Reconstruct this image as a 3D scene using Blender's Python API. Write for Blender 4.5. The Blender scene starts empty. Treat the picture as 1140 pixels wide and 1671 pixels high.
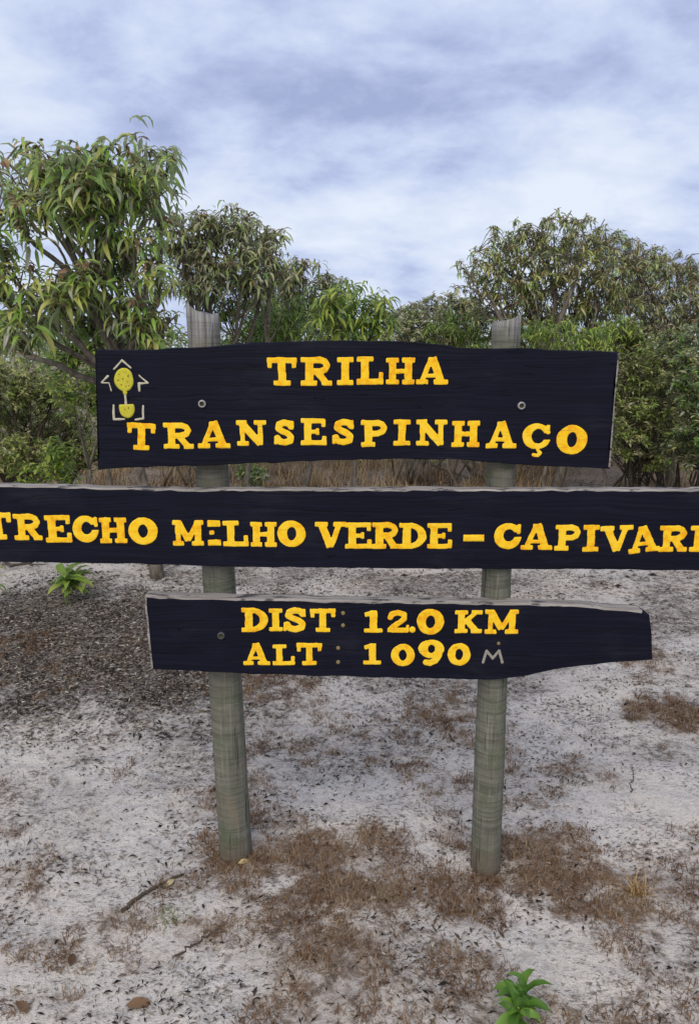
import bpy, bmesh, math, random
import numpy as np
from math import radians, sin, cos, pi
from mathutils import Vector

rng = np.random.default_rng(7)
random.seed(7)
S = bpy.context.scene
C = S.collection

# ------------------------------------------------------------------ camera
PITCH = radians(11.5)
CAM_Z = 1.5
F = 1216.0                      # focal length in pixels of the 1140 x 1671 photograph
cam = bpy.data.cameras.new('camera')
cam.sensor_fit = 'VERTICAL'
cam.sensor_height = 24.0
cam.lens = 24.0 * F / 1671.0
cam.clip_start = 0.05
cam.clip_end = 2000
cam_o = bpy.data.objects.new('camera', cam)
cam_o.location = (0, 0, CAM_Z)
cam_o.rotation_euler = (radians(90) - PITCH, 0, 0)
C.objects.link(cam_o)
S.camera = cam_o

# ------------------------------------------------------------------ view
S.view_settings.view_transform = 'Standard'
S.view_settings.look = 'None'
S.view_settings.exposure = 0.85
S.view_settings.gamma = 1.0
S.view_settings.use_curve_mapping = False

# ------------------------------------------------------------------ node helper
class NT:
    def __init__(s, tree):
        s.t = tree; s.n = tree.nodes; s.l = tree.links
    def add(s, typ, **kw):
        nd = s.n.new(typ)
        ins = kw.pop('ins', {})
        for k, v in kw.items(): setattr(nd, k, v)
        for k, v in ins.items(): s.put(nd, k, v)
        return nd
    def put(s, nd, k, v):
        sock = nd.inputs[k]
        if hasattr(v, 'is_output'): s.l.new(v, sock)
        else: sock.default_value = v
    def math(s, op, a, b=0.0, clamp=False):
        nd = s.add('ShaderNodeMath', operation=op, use_clamp=clamp)
        s.put(nd, 0, a); s.put(nd, 1, b)
        return nd.outputs[0]
    def mix(s, f, a, b, blend='MIX'):
        nd = s.add('ShaderNodeMix', data_type='RGBA', blend_type=blend)
        s.put(nd, 0, f); s.put(nd, 6, a); s.put(nd, 7, b)
        return nd.outputs[2]
    def ramp(s, f, stops, interp='LINEAR'):
        nd = s.add('ShaderNodeValToRGB')
        cr = nd.color_ramp; cr.interpolation = interp
        while len(cr.elements) < len(stops): cr.elements.new(0.5)
        for e, (p, c) in zip(cr.elements, stops):
            e.position = p
            e.color = c if len(c) == 4 else (*c, 1)
        s.put(nd, 0, f)
        return nd.outputs[0]
    def maprange(s, v, a, b, c=0.0, d=1.0):
        nd = s.add('ShaderNodeMapRange'); nd.interpolation_type = 'SMOOTHSTEP'
        for i, x in enumerate((v, a, b, c, d)): s.put(nd, i, x)
        return nd.outputs[0]
    def noise(s, vec, scale, detail=4, rough=0.55, dist=0.0):
        nd = s.add('ShaderNodeTexNoise')
        if vec is not None: s.put(nd, 'Vector', vec)
        s.put(nd, 'Scale', scale); s.put(nd, 'Detail', detail); s.put(nd, 'Roughness', rough); s.put(nd, 'Distortion', dist)
        return nd.outputs[0]
    def mapping(s, vec, scale=(1, 1, 1), loc=(0, 0, 0), rot=(0, 0, 0)):
        nd = s.add('ShaderNodeMapping')
        s.put(nd, 0, vec); nd.inputs[1].default_value = loc; nd.inputs[2].default_value = rot; nd.inputs[3].default_value = scale
        return nd.outputs[0]

def srgb(r, g, b):
    f = lambda c: (c/255/12.92) if c <= 10 else ((c/255+0.055)/1.055)**2.4
    return (f(r), f(g), f(b), 1)

# ------------------------------------------------------------------ sky (overcast) and sun
SUN_EL, SUN_AZ = radians(44), radians(196)       # high, behind the camera, veiled by cloud
w = bpy.data.worlds.new('World'); S.world = w
w.use_nodes = True
w.node_tree.nodes.clear()
g = NT(w.node_tree)
sky = g.add('ShaderNodeTexSky', sky_type='NISHITA', sun_disc=False, sun_elevation=SUN_EL, sun_rotation=SUN_AZ)
tc = g.add('ShaderNodeTexCoord').outputs['Generated']
sep = g.add('ShaderNodeSeparateXYZ', ins={0: tc})
zc = g.math('ADD', g.math('MAXIMUM', sep.outputs[2], 0.0), 0.36)
comb = g.add('ShaderNodeCombineXYZ')
g.put(comb, 0, g.math('DIVIDE', sep.outputs[0], zc)); g.put(comb, 1, g.math('DIVIDE', sep.outputs[1], zc))
uv = g.mapping(comb.outputs[0], scale=(1.0, 1.25, 1), loc=(2.35, 0.9, 0.0), rot=(0, 0, radians(-10)))
n1 = g.noise(uv, 1.75, 6, 0.50, 0.12)
n2 = g.noise(uv, 4.6, 8, 0.60, 0.15)
nn = g.math('ADD', g.math('MULTIPLY', n1, 0.62), g.math('MULTIPLY', n2, 0.38))
low = g.maprange(sep.outputs[2], 0.02, 0.42, 0.045, 0.0)
nn = g.math('ADD', nn, low)
cloud = g.ramp(nn, [(0.40, (2.05, 2.40, 3.75)), (0.455, (2.6, 3.0, 4.4)), (0.51, (3.2, 3.7, 4.95)), (0.56, (3.75, 4.2, 5.2)), (0.64, (4.35, 4.75, 5.45))])
cover = g.maprange(nn, 0.34, 0.44, 0.86, 1.0)
col = g.mix(cover, sky.outputs[0], cloud)
bg = g.add('ShaderNodeBackground', ins={0: col, 1: 0.1})
wo = g.add('ShaderNodeOutputWorld'); g.l.new(bg.outputs[0], wo.inputs[0])

sl = bpy.data.lights.new('sun', 'SUN'); sl.energy = 1.5; sl.angle = radians(60); sl.color = (1, 0.90, 0.74)
so = bpy.data.objects.new('sun', sl)
so.rotation_euler = (radians(90) - SUN_EL, 0, radians(180) - SUN_AZ + radians(180))
_d = Vector((sin(SUN_AZ) * cos(SUN_EL), cos(SUN_AZ) * cos(SUN_EL), sin(SUN_EL)))
so.rotation_euler = _d.to_track_quat('Z', 'Y').to_euler()
C.objects.link(so)

# ------------------------------------------------------------------ measuring helpers
def ray(px, py):
    r = (px - 570.0) / F; u = -(py - 835.5) / F
    return np.array([r, cos(PITCH) + u * sin(PITCH), -sin(PITCH) + u * cos(PITCH)])
def at(px, py, Y):
    d = ray(px, py); t = Y / d[1]
    return np.array([d[0] * t, Y, CAM_Z + d[2] * t])
def gnd(px, py):
    d = ray(px, py); t = CAM_Z / -d[2]
    return np.array([d[0] * t, d[1] * t])

# value noise
_perm = rng.random((256, 256))
def vnoise(x, y):
    xi = np.floor(x).astype(int); yi = np.floor(y).astype(int)
    fx = x - xi; fy = y - yi
    fx = fx * fx * (3 - 2 * fx); fy = fy * fy * (3 - 2 * fy)
    a = _perm[xi & 255, yi & 255]; b = _perm[(xi + 1) & 255, yi & 255]
    c = _perm[xi & 255, (yi + 1) & 255]; d = _perm[(xi + 1) & 255, (yi + 1) & 255]
    return (a * (1 - fx) + b * fx) * (1 - fy) + (c * (1 - fx) + d * fx) * fy
def fbm(x, y, o=4):
    s = 0; a = 0.5; t = 0
    for i in range(o):
        s = s + a * vnoise(x + 17.3 * i, y - 9.1 * i); t += a
        x = x * 2.03; y = y * 2.03; a *= 0.5
    return s / t

# brown dead-grass patches on the sand: photo x, y, half width, half height, strength
PATCH = [(388, 1408, 44, 18, 1.0), (793, 1436, 42, 18, 1.0), (440, 1345, 60, 26, .75), (500, 1400, 110, 42, 1.0), (600, 1385, 80, 40, .8), (420, 1430, 75, 32, .8), (545, 1460, 120, 40, 1.0), (400, 1450, 50, 25, .6),
         (690, 1440, 110, 40, .8), (745, 1375, 50, 28, .7), (740, 1475, 80, 40, .85), (880, 1390, 95, 40, 1.0), (900, 1440, 110, 38, 1.0), (985, 1430, 75, 38, .85), (1010, 1490, 70, 30, .8),
         (960, 1490, 90, 24, .8), (560, 1560, 105, 52, .85), (640, 1610, 90, 40, .5), (520, 1640, 90, 40, .7), (330, 1520, 55, 28, .65), (1100, 1165, 55, 30, .9), (1035, 1155, 25, 16, .8),
         (930, 1260, 80, 22, .55), (1090, 1230, 40, 20, .5), (100, 1545, 80, 26, .45), (190, 1500, 60, 24, .6), (300, 1440, 60, 20, .55), (345, 1385, 40, 25, .6), (660, 1250, 60, 18, .4), (740, 1290, 60, 24, .45),
         (1040, 1580, 60, 36, .45), (730, 1600, 60, 34, .45), (990, 1650, 80, 24, .35), (1110, 1420, 40, 40, .5), (80, 1640, 70, 30, .35), (250, 1560, 50, 20, .4),
         (440, 1210, 60, 16, .4), (800, 960, 330, 30, .5), (640, 950, 120, 20, .6), (1000, 1060, 70, 16, .3)]
CLEAR = [(930, 1582, 85, 46, 1.0), (1040, 1330, 80, 40, .8), (460, 1320, 50, 12, .3), (450, 1445, 34, 14, .7), (680, 1380, 26, 30, .6), (40, 950, 60, 28, .8)]
LITTER = [(110, 1060, 270, 84, 1.0), (60, 990, 160, 50, .9), (290, 1120, 130, 40, .7), (250, 1010, 120, 50, .9), (60, 1130, 170, 50, .75), (200, 1130, 190, 36, .6), (330, 1170, 130, 30, .35), (150, 1000, 170, 40, .8), (440, 1000, 200, 40, .5)]
def _prep(lst):
    out = []
    for (px, py, rx, ry, s) in lst:
        c = gnd(px, py)
        e = gnd(px + rx, py); b = gnd(px, py - ry); b2 = gnd(px, py + ry)
        out.append((c[0], c[1], abs(e[0] - c[0]), abs(b[1] - b2[1]) / 2, s))
    return out
PATCH, CLEAR, LITTER = _prep(PATCH), _prep(CLEAR), _prep(LITTER)
def field(lst, x, y, soft=.7):
    m = np.zeros_like(x)
    jx = (fbm(x * 5 + 3, y * 5, 3) - .5); jy = (fbm(x * 5 - 30, y * 5 + 11, 3) - .5)
    jl = fbm(x * 2.1 + 50, y * 2.6 + 8, 4)
    for (cx, cy, rx, ry, s) in lst:
        d = np.sqrt(((x - cx) / rx + jx * .9) ** 2 + ((y - cy) / ry + jy * .9) ** 2)
        d = d + (jl - .5) * soft
        q = np.clip((1.65 - d) / 1.25, 0, 1); m = np.maximum(m, s * q * q * (3 - 2 * q))
    return np.clip(m, 0, 1)
def humus(x, y):
    m = field(PATCH, x, y)
    m = np.maximum(m, np.clip((fbm(x * 2.1 + 40, y * 2.1, 4) - .47) * 3.0, 0, .55))
    m = m * (1 - field(CLEAR, x, y))
    far = np.clip((y - 6.8) / 1.6, 0, 1) * .95
    return np.clip(np.maximum(m, far), 0, 1)
def litterness(x, y):
    m = field(LITTER, x, y, 1.4)
    m = np.maximum(m, np.clip((fbm(x * 1.9 + 70, y * 2.6 + 4, 4) - .46) * 3.2, 0, .55) * np.clip((y - 1.2) / 2.2, .35, 1))
    return m * (1 - .8 * field(CLEAR, x, y))

def gh(x, y):
    x = np.asarray(x, float); y = np.asarray(y, float)
    near = np.exp(-((np.abs(y) / 14) ** 2))
    h = (fbm(x * .9, y * .9, 3) - .5) * .07
    h = h + (fbm(x * 7 + 5, y * 7, 3) - .5) * .030 * near + (fbm(x * 27, y * 27 + 9, 2) - .5) * .011 * near
    for cx, cy in ((-.345, 2.055), (.409, 2.01)):
        h = h + .006 * np.exp(-((x - cx) ** 2 + (y - cy) ** 2) / .011)
    return h - 0.004
def gz(x, y): return float(gh(np.array([x]), np.array([y]))[0])

# ------------------------------------------------------------------ mesh helpers
def fast_mesh(name, V, T, tone=None, smooth=False):
    me = bpy.data.meshes.new(name)
    V = np.ascontiguousarray(V, np.float32); T = np.ascontiguousarray(T, np.int32)
    me.vertices.add(len(V)); me.vertices.foreach_set('co', V.ravel())
    k = T.shape[1]
    me.loops.add(T.size); me.loops.foreach_set('vertex_index', T.ravel())
    me.polygons.add(len(T))
    me.polygons.foreach_set('loop_start', np.arange(0, T.size, k, dtype=np.int32))
    me.polygons.foreach_set('loop_total', np.full(len(T), k, np.int32))
    if smooth: me.polygons.foreach_set('use_smooth', np.ones(len(T), bool))
    if tone is not None:
        a = me.attributes.new('tone', 'FLOAT', 'POINT'); a.data.foreach_set('value', np.ascontiguousarray(tone, np.float32))
    me.update(calc_edges=True)
    me.validate()
    return me

class Acc:
    def __init__(s): s.v = []; s.t = []; s.k = []; s.n = 0
    def add(s, V, T, tone=0.0):
        V = np.asarray(V, float); T = np.asarray(T, int)
        s.v.append(V); s.t.append(T + s.n); s.k.append(np.broadcast_to(np.asarray(tone, float), (len(V),))); s.n += len(V)
    def tube(s, pts, rad, sides=6, tone=0.0, caps=True):
        P = np.asarray(pts, float); m = len(P)
        rad = np.broadcast_to(np.asarray(rad, float), (m,))
        d = np.gradient(P, axis=0); d /= np.linalg.norm(d, axis=1)[:, None] + 1e-9
        up = np.where(np.abs(d[:, 2:3]) > .9, np.array([[1., 0, 0]]), np.array([[0, 0, 1.]]))
        a = np.cross(up, d); a /= np.linalg.norm(a, axis=1)[:, None] + 1e-9
        b = np.cross(d, a)
        th = np.arange(sides) * 2 * pi / sides
        V = P[:, None] + rad[:, None, None] * (a[:, None] * np.cos(th)[None, :, None] + b[:, None] * np.sin(th)[None, :, None])
        V = V.reshape(-1, 3)
        T = []
        for i in range(m - 1):
            for j in range(sides):
                p, q = i * sides + j, i * sides + (j + 1) % sides
                T += [(p, q, q + sides), (p, q + sides, p + sides)]
        if caps:
            V = np.vstack([V, P[:1], P[-1:]])
            for j in range(sides):
                T.append((m * sides, (j + 1) % sides, j)); o = (m - 1) * sides
                T.append((m * sides + 1, o + j, o + (j + 1) % sides))
        s.add(V, T, tone)
    def mesh(s, name, smooth=False):
        return fast_mesh(name, np.vstack(s.v), np.vstack(s.t), np.concatenate(s.k), smooth)

def obj(name, me, mat=None, parent=None, loc=(0, 0, 0), rot=(0, 0, 0), scale=(1, 1, 1)):
    o = bpy.data.objects.new(name, me)
    if mat is not None and not me.materials: me.materials.append(mat)
    o.location = loc; o.rotation_euler = rot; o.scale = scale
    o.parent = parent
    C.objects.link(o)
    return o
def empty(name, loc, label, cat, group=None):
    o = bpy.data.objects.new(name, None); o.location = loc; o.empty_display_size = .1
    C.objects.link(o); tag(o, label, cat, group)
    return o
def tag(o, label=None, cat=None, group=None, kind=None):
    for k, v in (('label', label), ('category', cat), ('group', group), ('kind', kind)):
        if v: o[k] = v
    return o

# ------------------------------------------------------------------ materials
def material(name):
    m = bpy.data.materials.new(name); m.use_nodes = True
    m.node_tree.nodes.clear()
    n = NT(m.node_tree)
    out = n.add('ShaderNodeOutputMaterial')
    return m, n, out
def finish(n, out, col, rough=.8, bump=None, bstr=.3, bdist=.01, spec=.3, trans=0.0, tcol=None):
    p = n.add('ShaderNodeBsdfPrincipled')
    n.put(p, 'Base Color', col); n.put(p, 'Roughness', rough); n.put(p, 'Specular IOR Level', spec)
    if bump is not None:
        b = n.add('ShaderNodeBump', ins={'Strength': bstr, 'Distance': bdist, 'Height': bump})
        n.put(p, 'Normal', b.outputs[0])
    sh = p.outputs[0]
    if trans > 0:
        t = n.add('ShaderNodeBsdfTranslucent'); n.put(t, 0, tcol if tcol is not None else col)
        mx = n.add('ShaderNodeMixShader', ins={0: trans}); n.l.new(sh, mx.inputs[1]); n.l.new(t.outputs[0], mx.inputs[2])
        sh = mx.outputs[0]
    n.l.new(sh, out.inputs[0])

def leaf_mat(name, stops, under, rough=.38, trans=.5, spec=.55):
    m, n, out = material(name)
    at_ = n.add('ShaderNodeAttribute', attribute_name='tone').outputs['Fac']
    oi = n.add('ShaderNodeObjectInfo').outputs['Random']
    v = n.math('FRACT', n.math('ADD', at_, oi))
    col = n.ramp(v, stops)
    bf = n.add('ShaderNodeNewGeometry').outputs['Backfacing']
    pos = n.add('ShaderNodeNewGeometry').outputs['Position']
    mott = n.noise(pos, 60, 2)
    col = n.mix(n.math('MULTIPLY', mott, .35), col, n.mix(.5, col, under))
    c2 = n.mix(n.math('MULTIPLY', bf, .75), col, under)
    finish(n, out, c2, rough, trans=trans, spec=spec)
    return m

LEAF_A = leaf_mat('drooping_leaf', [(0.000, (0.143, 0.266, 0.043)), (0.252, (0.323, 0.521, 0.081)), (0.504, (0.547, 0.550, 0.127)), (0.714, (0.550, 0.550, 0.218)), (0.781, (0.550, 0.550, 0.182)), (0.840, (0.323, 0.532, 0.182)), (.90, (.42, .44, .31)), (1, (.50, .49, .38))], (.32, .38, .22, 1))
LEAF_B = leaf_mat('grey_olive_leaf', [(0.000, (0.182, 0.338, 0.083)), (0.294, (0.428, 0.550, 0.169)), (0.546, (0.550, 0.550, 0.289)), (0.714, (0.550, 0.550, 0.467)), (0.840, (0.550, 0.550, 0.258)), (.90, (.42, .44, .31)), (1, (.50, .49, .38))], (.24, .25, .18, 1))
LEAF_C = leaf_mat('bright_leaf', [(0, (0.154, 0.247, 0.040)), (.4, (0.287, 0.429, 0.059)), (.75, (0.508, 0.550, 0.107)), (1, (0.203, 0.315, 0.078))], (.18, .27, .12, 1))
LEAF_D = leaf_mat('olive_scrub_leaf', [(0, (0.179, 0.260, 0.063)), (.4, (0.404, 0.524, 0.122)), (.7, (0.550, 0.550, 0.199)), (.9, (0.550, 0.550, 0.362)), (1, (0.550, 0.469, 0.162))], (.22, .22, .14, 1))
LEAF_E = leaf_mat('mid_green_leaf', [(0.000, (0.120, 0.238, 0.048)), (0.336, (0.302, 0.495, 0.090)), (0.588, (0.549, 0.550, 0.154)), (0.756, (0.550, 0.550, 0.309)), (0.840, (0.550, 0.550, 0.206)), (.90, (.42, .44, .31)), (1, (.50, .49, .38))], (.22, .26, .17, 1))
LEAF_F = leaf_mat('fresh_leaf', [(0, (0.068, 0.176, 0.019)), (.5, (0.121, 0.270, 0.034)), (.85, (0.216, 0.392, 0.060)), (1, (0.284, 0.324, 0.072))], (.16, .29, .07, 1), rough=.4)
DRYLEAF = leaf_mat('dead_leaf', [(0, (0.093, 0.051, 0.031)), (.4, (0.187, 0.111, 0.060)), (.8, (0.340, 0.221, 0.119)), (1, (0.153, 0.102, 0.068))], (.20, .16, .11, 1), rough=.7, trans=.1, spec=.2)

def bark_mat(name, a, b):
    m, n, out = material(name)
    pos = n.add('ShaderNodeNewGeometry').outputs['Position']
    nz = n.noise(n.mapping(pos, scale=(30, 30, 9)), 1.0, 5, .65)
    finish(n, out, n.ramp(nz, [(.3, a), (.7, b)]), .9, nz, .6, .01, spec=.15)
    return m
BARK = bark_mat('grey_bark', (.055, .045, .036), (.21, .185, .15))
BARK_D = bark_mat('dark_bark', (.03, .024, .019), (.10, .08, .062))

# board paint
def paint_mat():
    m, n, out = material('dark_board_paint')
    tcn = n.add('ShaderNodeTexCoord').outputs['Object']
    wob = n.noise(n.mapping(tcn, scale=(2, 1, 9)), 1.0, 3)
    wv = n.add('ShaderNodeCombineXYZ'); n.put(wv, 2, n.math('MULTIPLY', wob, .06))
    va = n.add('ShaderNodeVectorMath', operation='ADD'); n.put(va, 0, tcn); n.put(va, 1, wv.outputs[0])
    gr = n.noise(n.mapping(va.outputs[0], scale=(2.2, 6, 150)), 1.0, 5, .6)
    blot = n.noise(tcn, 5, 4)
    col = n.ramp(gr, [(.25, (.002, .0022, .0045)), (.55, (.0042, .0052, .0140)), (.8, (.010, .011, .021))])
    col = n.mix(n.maprange(blot, .45, .75, 0, .45), col, (.010, .011, .022, 1))
    # fine scuffs where the paint has gone chalky along the grain
    sc = n.noise(n.mapping(tcn, scale=(5, 6, 320), loc=(3, 1, 7)), 1.0, 3, .6)
    col = n.mix(n.maprange(sc, .66, .78, 0, .4), col, (.03, .031, .045, 1))
    fade = n.noise(n.mapping(tcn, scale=(3, 3, 9), loc=(2, 7, 1)), 1.0, 5, .65)
    col = n.mix(n.maprange(fade, .52, .74, 0, .5), col, (.020, .021, .031, 1))
    ck = n.noise(n.mapping(va.outputs[0], scale=(1.1, 6, 42), loc=(6, 3, 2)), 1.0, 2, .5)
    crack = n.maprange(n.math('ABSOLUTE', n.math('SUBTRACT', ck, .56)), .0, .006, 1, 0)
    col = n.mix(crack, col, (.001, .001, .0015, 1))
    gr = n.math('SUBTRACT', gr, n.math('MULTIPLY', crack, .8))
    dust = n.noise(tcn, 130, 3, .7)
    col = n.mix(n.maprange(dust, .68, .76, 0, .45), col, (.10, .095, .09, 1))
    finish(n, out, col, n.maprange(blot, .3, .7, .55, .8), gr, .5, .004, spec=.12)
    return m
PAINT = paint_mat()
def bare_mat():
    m, n, out = material('weathered_bare_edge')
    tcn = n.add('ShaderNodeTexCoord').outputs['Object']
    gr = n.noise(n.mapping(tcn, scale=(4, 90, 120)), 1.0, 5, .65)
    col = n.ramp(gr, [(.3, (.13, .115, .105)), (.7, (.36, .335, .315))])
    flake = n.noise(n.mapping(tcn, scale=(14, 40, 60), loc=(1, 2, 3)), 1.0, 4, .6)
    col = n.mix(n.maprange(flake, .54, .64, 0, .85), col, (.02, .02, .028, 1))
    finish(n, out, col, .9, gr, .5, .003, spec=.15)
    return m
BARE = bare_mat()
def letter_mat():
    m, n, out = material('yellow_letter_paint')
    pos = n.add('ShaderNodeNewGeometry').outputs['Position']
    a = n.noise(pos, 55, 3, .6)
    b = n.noise(n.mapping(pos, scale=(60, 60, 240)), 1.0, 4, .6)
    oi = n.add('ShaderNodeObjectInfo').outputs['Random']
    ro = n.math('ADD', a, n.math('MULTIPLY', n.math('SUBTRACT', oi, .5), .16))
    col = n.ramp(ro, [(.3, (.86, .58, .040)), (.52, (.85, .52, .018)), (.7, (.78, .36, .012))])
    col = n.mix(n.maprange(b, .62, .72, 0, .55), col, (.45, .24, .03, 1))
    col = n.mix(n.maprange(b, .40, .30, 0, .30), col, (.80, .62, .20, 1))
    chip = n.noise(n.mapping(pos, scale=(70, 70, 150), loc=(5, 5, 5)), 1.0, 5, .7)
    grn = n.noise(n.mapping(pos, scale=(8, 8, 330)), 1.0, 4, .65)
    col = n.mix(n.maprange(grn, .60, .70, 0, .55), col, (.30, .17, .025, 1))
    col = n.mix(n.maprange(chip, .64, .70, 0, .9), col, (.05, .04, .03, 1))
    finish(n, out, col, .85, grn, .2, .0008, spec=.08)
    return m
YELLOW = letter_mat()
def simple_mat(name, c, rough=.6, var=.25, metal=0, spec=.3):
    m, n, out = material(name)
    pos = n.add('ShaderNodeNewGeometry').outputs['Position']
    nz = n.noise(pos, 180, 3)
    col = n.mix(nz, tuple(x * (1 - var) for x in c[:3]) + (1,), tuple(min(1, x * (1 + var)) for x in c[:3]) + (1,))
    finish(n, out, col, rough, nz, .2, .001, spec=spec)
    if metal: [x for x in m.node_tree.nodes if x.type == 'BSDF_PRINCIPLED'][0].inputs['Metallic'].default_value = metal
    return m
FADED = simple_mat('faded_gold_paint', (.20, .15, .06), .7)
CHALK = simple_mat('chalky_white_paint', (.52, .50, .46), .7, .3)
DULL = simple_mat('dull_chalk_paint', (.26, .24, .21), .8, .4)
EDGE = simple_mat('cream_line_paint', (.46, .43, .32), .75, .35)
OLIVE = simple_mat('olive_yellow_paint', (.46, .42, .030), .6, .3)
DOT_SOCKET_DARK = simple_mat('dot_paint_socket_shade', (.05, .045, .012), .7)  # dark emblem dots; also the shade painted into the bolt sockets
STEEL = simple_mat('dull_steel', (.30, .30, .33), .5, .3, .6)
RUST = simple_mat('dark_steel', (.07, .07, .085), .6, .3, .3)

def post_mat():
    m, n, out = material('weathered_round_timber')
    tcn = n.add('ShaderNodeTexCoord').outputs['Object']
    sp = n.add('ShaderNodeSeparateXYZ', ins={0: tcn})
    ring = n.noise(n.mapping(tcn, scale=(6, 6, 120)), 1.0, 3, .6)
    ring2 = n.noise(n.mapping(tcn, scale=(12, 12, 46), loc=(4, 4, 4)), 1.0, 4, .6)
    fib = n.noise(n.mapping(tcn, scale=(130, 130, 5)), 1.0, 4, .6)
    col = n.ramp(ring2, [(.3, (.125, .126, .100)), (.5, (.142, .143, .114)), (.72, (.175, .173, .145))])
    col = n.mix(n.maprange(ring, .52, .62, 0, .5), col, (.062, .066, .052, 1))
    col = n.mix(n.maprange(fib, .54, .68, 0, .32), col, (.27, .25, .215, 1))
    col = n.mix(n.maprange(fib, .45, .35, 0, .35), col, (.06, .058, .046, 1))
    lich = n.noise(tcn, 14, 5, .65)
    col = n.mix(n.maprange(lich, .53, .66, 0, .6), col, (.085, .11, .062, 1))
    ckv = n.noise(n.mapping(tcn, scale=(70, 70, 2.2), loc=(3, 8, 1)), 1.0, 3, .6)
    check = n.maprange(ckv, .62, .68, 0, 1)
    col = n.mix(n.math('MULTIPLY', check, .75), col, (.030, .028, .022, 1))
    soil = n.maprange(n.math('ADD', sp.outputs[2], n.math('MULTIPLY', n.noise(tcn, 22, 4, .6), .16)), .08, .19, .75, 0)
    col = n.mix(soil, col, (.11, .085, .062, 1))
    tan = n.noise(n.mapping(tcn, scale=(7, 7, 3), loc=(9, 2, 5)), 1.0, 3)
    col = n.mix(n.maprange(tan, .55, .7, 0, .45), col, (.21, .165, .12, 1))
    # the sawn heads have bleached to a pale grey (end of the timber, about the top 12 cm)
    top = n.maprange(n.math('ADD', sp.outputs[2], n.math('MULTIPLY', n.math('SUBTRACT', lich, .5), .25)), 1.52, 1.62, 0, .85)
    pale = n.ramp(fib, [(.3, (.10, .095, .095)), (.6, (.29, .285, .29))])
    col = n.mix(top, col, pale)
    finish(n, out, col, .92, n.math('SUBTRACT', n.math('ADD', n.math('MULTIPLY', ring, .6), fib), n.math('MULTIPLY', check, .8)), .85, .005, spec=.1)
    return m
POST = post_mat()

def sand_mat():
    m, n, out = material('white_quartz_sand')
    pos = n.add('ShaderNodeNewGeometry').outputs['Position']
    hum = n.add('ShaderNodeAttribute', attribute_name='tone').outputs['Fac']
    lit = n.add('ShaderNodeAttribute', attribute_name='litter').outputs['Fac']
    fine = n.noise(pos, 95, 4, .7)
    mid = n.noise(pos, 24, 5, .65)
    big = n.noise(pos, 2.2, 4, .55)
    col = n.ramp(mid, [(.25, (.30, .275, .255)), (.48, (.50, .47, .445)), (.7, (.70, .665, .635))])
    col = n.mix(n.maprange(big, .42, .62, 0, .5), col, (.60, .54, .47, 1))
    # grains of dark humus mixed in the sand
    streak = n.noise(n.mapping(pos, scale=(55, 90, 55)), 1.0, 5, .7)
    strk = n.math('ADD', streak, n.math('MULTIPLY', n.math('SUBTRACT', n.noise(pos, 3.6, 5, .6), .5), .45))
    col = n.mix(n.maprange(strk, .54, .65, 0, .82), col, (.10, .085, .075, 1))
    grain = n.noise(pos, 240, 2, .6)
    col = n.mix(n.maprange(grain, .52, .68, 0, .45), col, (.20, .185, .175, 1))
    bro = n.ramp(fine, [(.3, (.070, .044, .028)), (.55, (.16, .105, .065)), (.75, (.36, .28, .21))])
    hm = n.math('MULTIPLY', n.maprange(n.math('ADD', hum, n.math('MULTIPLY', n.math('SUBTRACT', mid, .5), 2.8)), .15, 1.05, 0, 1), .85)
    col = n.mix(hm, col, bro)
    lt = n.ramp(fine, [(.3, (.032, .027, .024)), (.50, (.095, .078, .068)), (.68, (.40, .36, .33))])
    lm = n.math('MULTIPLY', n.maprange(n.math('ADD', lit, n.math('MULTIPLY', n.math('SUBTRACT', mid, .5), 2.4)), .05, .80, 0, 1), .9)
    col = n.mix(lm, col, lt)
    finish(n, out, col, .95, n.math('ADD', mid, n.math('MULTIPLY', fine, .6)), .9, .014, spec=.1)
    return m
SAND = sand_mat()

# ------------------------------------------------------------------ ground
def axis(lo, hi, d0, d1, step, grow):
    c = list(np.arange(d0, d1 + 1e-6, step))
    s = step; x = d1
    while x < hi: s *= grow; x += s; c.append(min(x, hi))
    s = step; x = d0
    while x > lo: s *= grow; x -= s; c.insert(0, max(x, lo))
    return np.array(c)
gx = axis(-600, 600, -1.55, 1.55, .013, 1.03)
gy = axis(-300, 900, .95, 3.4, .013, 1.022)
X, Y = np.meshgrid(gx, gy)
Zg = gh(X.ravel(), Y.ravel())
V = np.stack([X.ravel(), Y.ravel(), Zg], 1)
nx, ny = len(gx), len(gy)
I = np.arange((ny - 1) * nx).reshape(ny - 1, nx)[:, :-1].ravel()
Q = np.stack([I, I + 1, I + nx + 1, I + nx], 1)
gm = fast_mesh('ground', V, Q, humus(X.ravel(), Y.ravel()), True)
la = gm.attributes.new('litter', 'FLOAT', 'POINT'); la.data.foreach_set('value', litterness(X.ravel(), Y.ravel()).astype(np.float32))
tag(obj('ground', gm, SAND), 'white quartz sand ground with brown dead grass patches', kind='structure')

# ------------------------------------------------------------------ sign: glyphs as distance fields
def dbox(P, a, b, h, r=.03):
    a = np.array(a, float); b = np.array(b, float); L = np.linalg.norm(b - a) + 1e-9
    u = (b - a) / L; c = (a + b) / 2; q = P - c
    lx = np.abs(q @ u) - L / 2 + r; ly = np.abs(q @ np.array([-u[1], u[0]])) - h + r
    return np.hypot(np.maximum(lx, 0), np.maximum(ly, 0)) + np.minimum(np.maximum(lx, ly), 0) - r
def dcap(P, a, b, h):
    a = np.array(a, float); b = np.array(b, float); ab = b - a
    t = np.clip(((P - a) @ ab) / (ab @ ab + 1e-12), 0, 1)
    return np.linalg.norm(P - a - t[:, None] * ab, axis=1) - h
def dell(P, c, rx, ry):
    q = (P - np.array(c)) / np.array([rx, ry]); k = np.linalg.norm(q, axis=1)
    return (k - 1) * min(rx, ry)

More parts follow.
